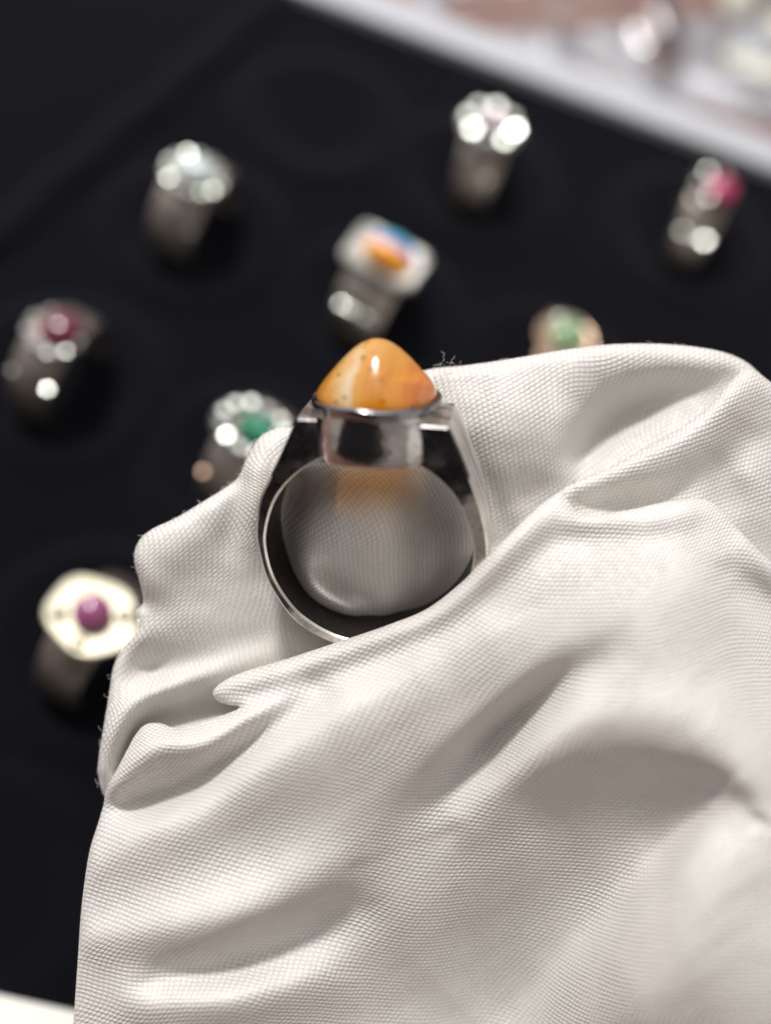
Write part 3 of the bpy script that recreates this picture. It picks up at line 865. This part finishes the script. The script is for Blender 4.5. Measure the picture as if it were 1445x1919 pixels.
HZ = 1.62   # height of the head's top over the velvet
GRP = 'small rings standing in the black tray'
def small(px, py, yaw, label, sunk=0.0, lean=0.0):
    p = at_z(px, py, HZ - sunk)
    o = empty('small_ring', (p.x, p.y, 0), label, 'ring', GRP, (lean, 0, math.radians(yaw)))
    o.location.z = -sunk
    return o, p
ZC = 0.42
def beads(root, n, a, b, z, r, mat, facet=True, ph=0, aim=0.12):
    for k in range(n):
        t = 2 * math.pi * (k + ph) / n
        gem(root, a * math.cos(t), b * math.sin(t), z, r, mat, facet=facet, aim=aim)

centres = []
# 1 flower cluster, top right
o, p = small(924, 227, 4, 'small silver ring with a flower cluster of white gems, nearest the white rim'); centres.append(p)
hoop(o, M['r_dull'], wt=.42, wb=.30, zc=ZC); plate(o, M['r_dull'], .58, .56, 1.25, 1.52, scallop=8)
gem(o, 0, 0, 1.66, .22, M['g_pink'], h=.7, facet=False, name='stone'); beads(o, 8, .46, .44, 1.55, .13, M['g_white'], aim=.09)
for sx, sz in ((.22, 1.0), (-.12, .9)): gem(o, sx, -.88, sz, .07, M['r_dull'], aim=.12)
# 2 magenta, far right
o, p = small(1346, 343, -4, 'small silver ring with a magenta gem, nearest the right edge of the photo'); centres.append(p)
hoop(o, M['r_dull'], wt=.36, wb=.30, zc=ZC); plate(o, M['r_dark'], .41, .46, 1.25, 1.50)
gem(o, .10, -.06, 1.58, .30, M['g_magenta'], sy=1.1, h=.6, facet=False, name='stone'); beads(o, 6, .33, .36, 1.55, .08, M['g_white'], ph=.3, aim=.09)
for sx in (-.22, .1, .24): gem(o, sx, -.86, .98, .09, M['g_white'], aim=.05)
# 3 milky cabochon with beaded rim, upper left
o, p = small(364, 319, -6, 'small silver ring with a milky white oval stone in a beaded rim'); centres.append(p)
hoop(o, M['r_dull'], wt=.46, wb=.34, zc=ZC); plate(o, M['r_dull'], .56, .47, 1.22, 1.50, scallop=10)
gem(o, 0, .04, 1.60, .36, M['g_milk'], sy=.72, h=.5, facet=False, name='stone'); beads(o, 14, .50, .42, 1.54, .08, M['g_white'], aim=.12)
for sx, sz in ((.36, 1.05), (-.30, 1.0), (.0, .9)): gem(o, sx, -.80, sz, .06, M['g_white'], aim=.16)
# 4 rectangular head, two tone stone
o, p = small(725, 476, -10, 'small ring with a rectangular silver plate around an amber and blue stone'); centres.append(p)
hoop(o, M['r_dull'], wt=.50, wb=.40, ribs=1, zc=ZC); plate(o, M['r_satin'], .68, .48, 1.25, 1.58, power=7, lip=0.03)
gem(o, .02, .05, 1.60, .47, M['g_fire'], sy=.84, h=.62, facet=False, name='stone')
for cx, cy in ((-.57, -.37), (.57, -.37), (.57, .37), (-.57, .37)): gem(o, cx, cy, 1.58, .08, M['r_satin'], facet=False, name='claw')
for k in range(6): gem(o, -.30 + .12 * k, -.93, .98, .05, M['g_white'], aim=.10)
# 5 dark red, left
o, p = small(99, 613, -8, 'small dull ring with a dark red stone, near the left edge of the photo'); centres.append(p)
hoop(o, M['r_dull'], wt=.40, wb=.24, zc=ZC); plate(o, M['r_dark'], .48, .46, 1.2, 1.5, scallop=6)
for sx, sz in ((-.30, 1.12), (.16, 1.05), (.34, 1.1)): gem(o, sx, -.76, sz, .07, M['g_white'], aim=.07)
gem(o, .06, .10, 1.52, .34, M['g_red'], sy=1.0, h=.5, facet=False, name='stone'); beads(o, 9, .43, .41, 1.5, .07, M['g_white'], ph=.2)
# 6 emerald, half hidden by the cloth
o, p = small(476, 797, -10, 'small silver ring with a green gem, partly behind the cloth left of the large ring'); centres.append(p)
hoop(o, M['r_dull'], wt=.46, wb=.34, zc=ZC); plate(o, M['r_dark'], .66, .52, 1.22, 1.52)
gem(o, .06, .0, 1.60, .36, M['g_green'], sy=.80, h=.7); beads(o, 12, .53, .41, 1.54, .11, M['g_white'], aim=.08)
for sx, sz in ((-.38, 1.0), (-.1, .95), (.2, .9)): gem(o, sx, -.84, sz, .07, M['r_rose'], aim=.16)
# 7 pale green, by the cloth's hump
o, p = small(1066, 622, 0, 'small rose gold ring with a pale green stone, just above the cloth on the right'); centres.append(p)
hoop(o, M['r_rose'], wt=.36, wb=.24, zc=ZC); plate(o, M['r_rose'], .49, .46, 1.22, 1.5); gem(o, -.2, .24, 1.56, .09, M['g_white'], aim=.05); gem(o, .16, .27, 1.56, .08, M['g_white'], aim=.08)
gem(o, 0, .0, 1.56, .33, M['g_pale_green'], h=.7, facet=False, name='stone'); beads(o, 5, .33, .34, 1.54, .085, M['g_white'], ph=.25)
# 8 cream scalloped ring, lower left
o, p = small(170, 1147, -12, 'small pale gold ring with a wide scalloped head and purple stone, lowest in the tray'); centres.append(p)
hoop(o, M['r_dull'], wt=.40, wb=.30, zc=ZC); plate(o, M['r_gold'], .66, .57, 1.2, 1.5, scallop=5, lip=.02)
gem(o, 0, .02, 1.56, .28, M['g_purple'], h=.85, facet=False, name='stone'); gem(o, -.40, -.22, 1.50, .13, M['r_gold'], facet=False, name='claw', h=.6); gem(o, .38, .25, 1.50, .12, M['r_gold'], facet=False, name='claw', h=.6); gem(o, .1, -.42, 1.49, .11, M['r_gold'], facet=False, name='claw', h=.5)

for p in centres: well(Vector((p.x, p.y, 0)), 1.55)
well(at_z(600, 225, 0), 1.55)
well(at_z(-40, 1680, 0), 1.55)

# ------------------------------------------------------------------ beyond the tray: clear film and paper on the table
def crumple(name, corner_px, z0, amp, n, mat, seed, label, cat, freq, streak=None):
    q = [at_z(x, y, z0) for x, y in corner_px]
    c = sum(q, Vector()) / 4
    bm = bmesh.new(); rs = np.random.RandomState(seed)
    ks = [(rs.randn(2) * freq, rs.rand() * 6.28, 1.0 / (1 + i * .25)) for i in range(14)]
    gr = []
    for i in range(n + 1):
        rr = []
        for j in range(n + 1):
            u, v = i / n, j / n
            p = q[0].lerp(q[1], u).lerp(q[3].lerp(q[2], u), v) - c
            h = 0
            for k, ph, a in ks: h += a * abs(math.sin(k[0] * p.x + k[1] * p.y + ph))
            h = amp * (h / 6)
            if streak:
                for (s0, s1, ww, hh) in streak:
                    d = s1 - s0; t = max(0, min(1, ((p + c - s0).to_2d()).dot(d.to_2d()) / d.to_2d().length_squared))
                    dd = ((p + c).to_2d() - (s0 + d * t).to_2d()).length
                    h += hh * math.exp(-(dd / ww) ** 2)
            rr.append(bm.verts.new((p.x, p.y, h)))
        gr.append(rr)
    for i in range(n):
        for j in range(n): bm.faces.new((gr[i][j], gr[i + 1][j], gr[i + 1][j + 1], gr[i][j + 1]))
    o = from_bm(name, bm, mat)
    o.location = (c.x, c.y, z0)
    o['label'] = label; o['category'] = cat
    m = o.modifiers.new('thick', 'SOLIDIFY'); m.thickness = 0.01
    return o
zf = TZ + 0.05
crumple('plastic_film', [(760, 60), (1560, 300), (1600, -160), (820, -200)], zf, 0.55, 110, M['film'], 5,
        'crumpled clear plastic film catching bright glints behind the white rim', 'plastic film', 1.1,
        [(at_z(850, 50, zf), at_z(1000, 50, zf), .4, .7), (at_z(1000, 50, zf), at_z(1180, 30, zf), .45, .6), (at_z(1180, 30, zf), at_z(1380, 20, zf), .5, .7), (at_z(1200, 60, zf), at_z(1225, 105, zf), .4, .5)])
crumple('paper_sheet', [(1350, 160), (1500, 250), (1560, -100), (1340, -80)], TZ + 0.02, 0.5, 40, M['paper'], 8,
        'crumpled cream paper at the top right corner under the plastic film', 'paper', 0.9)
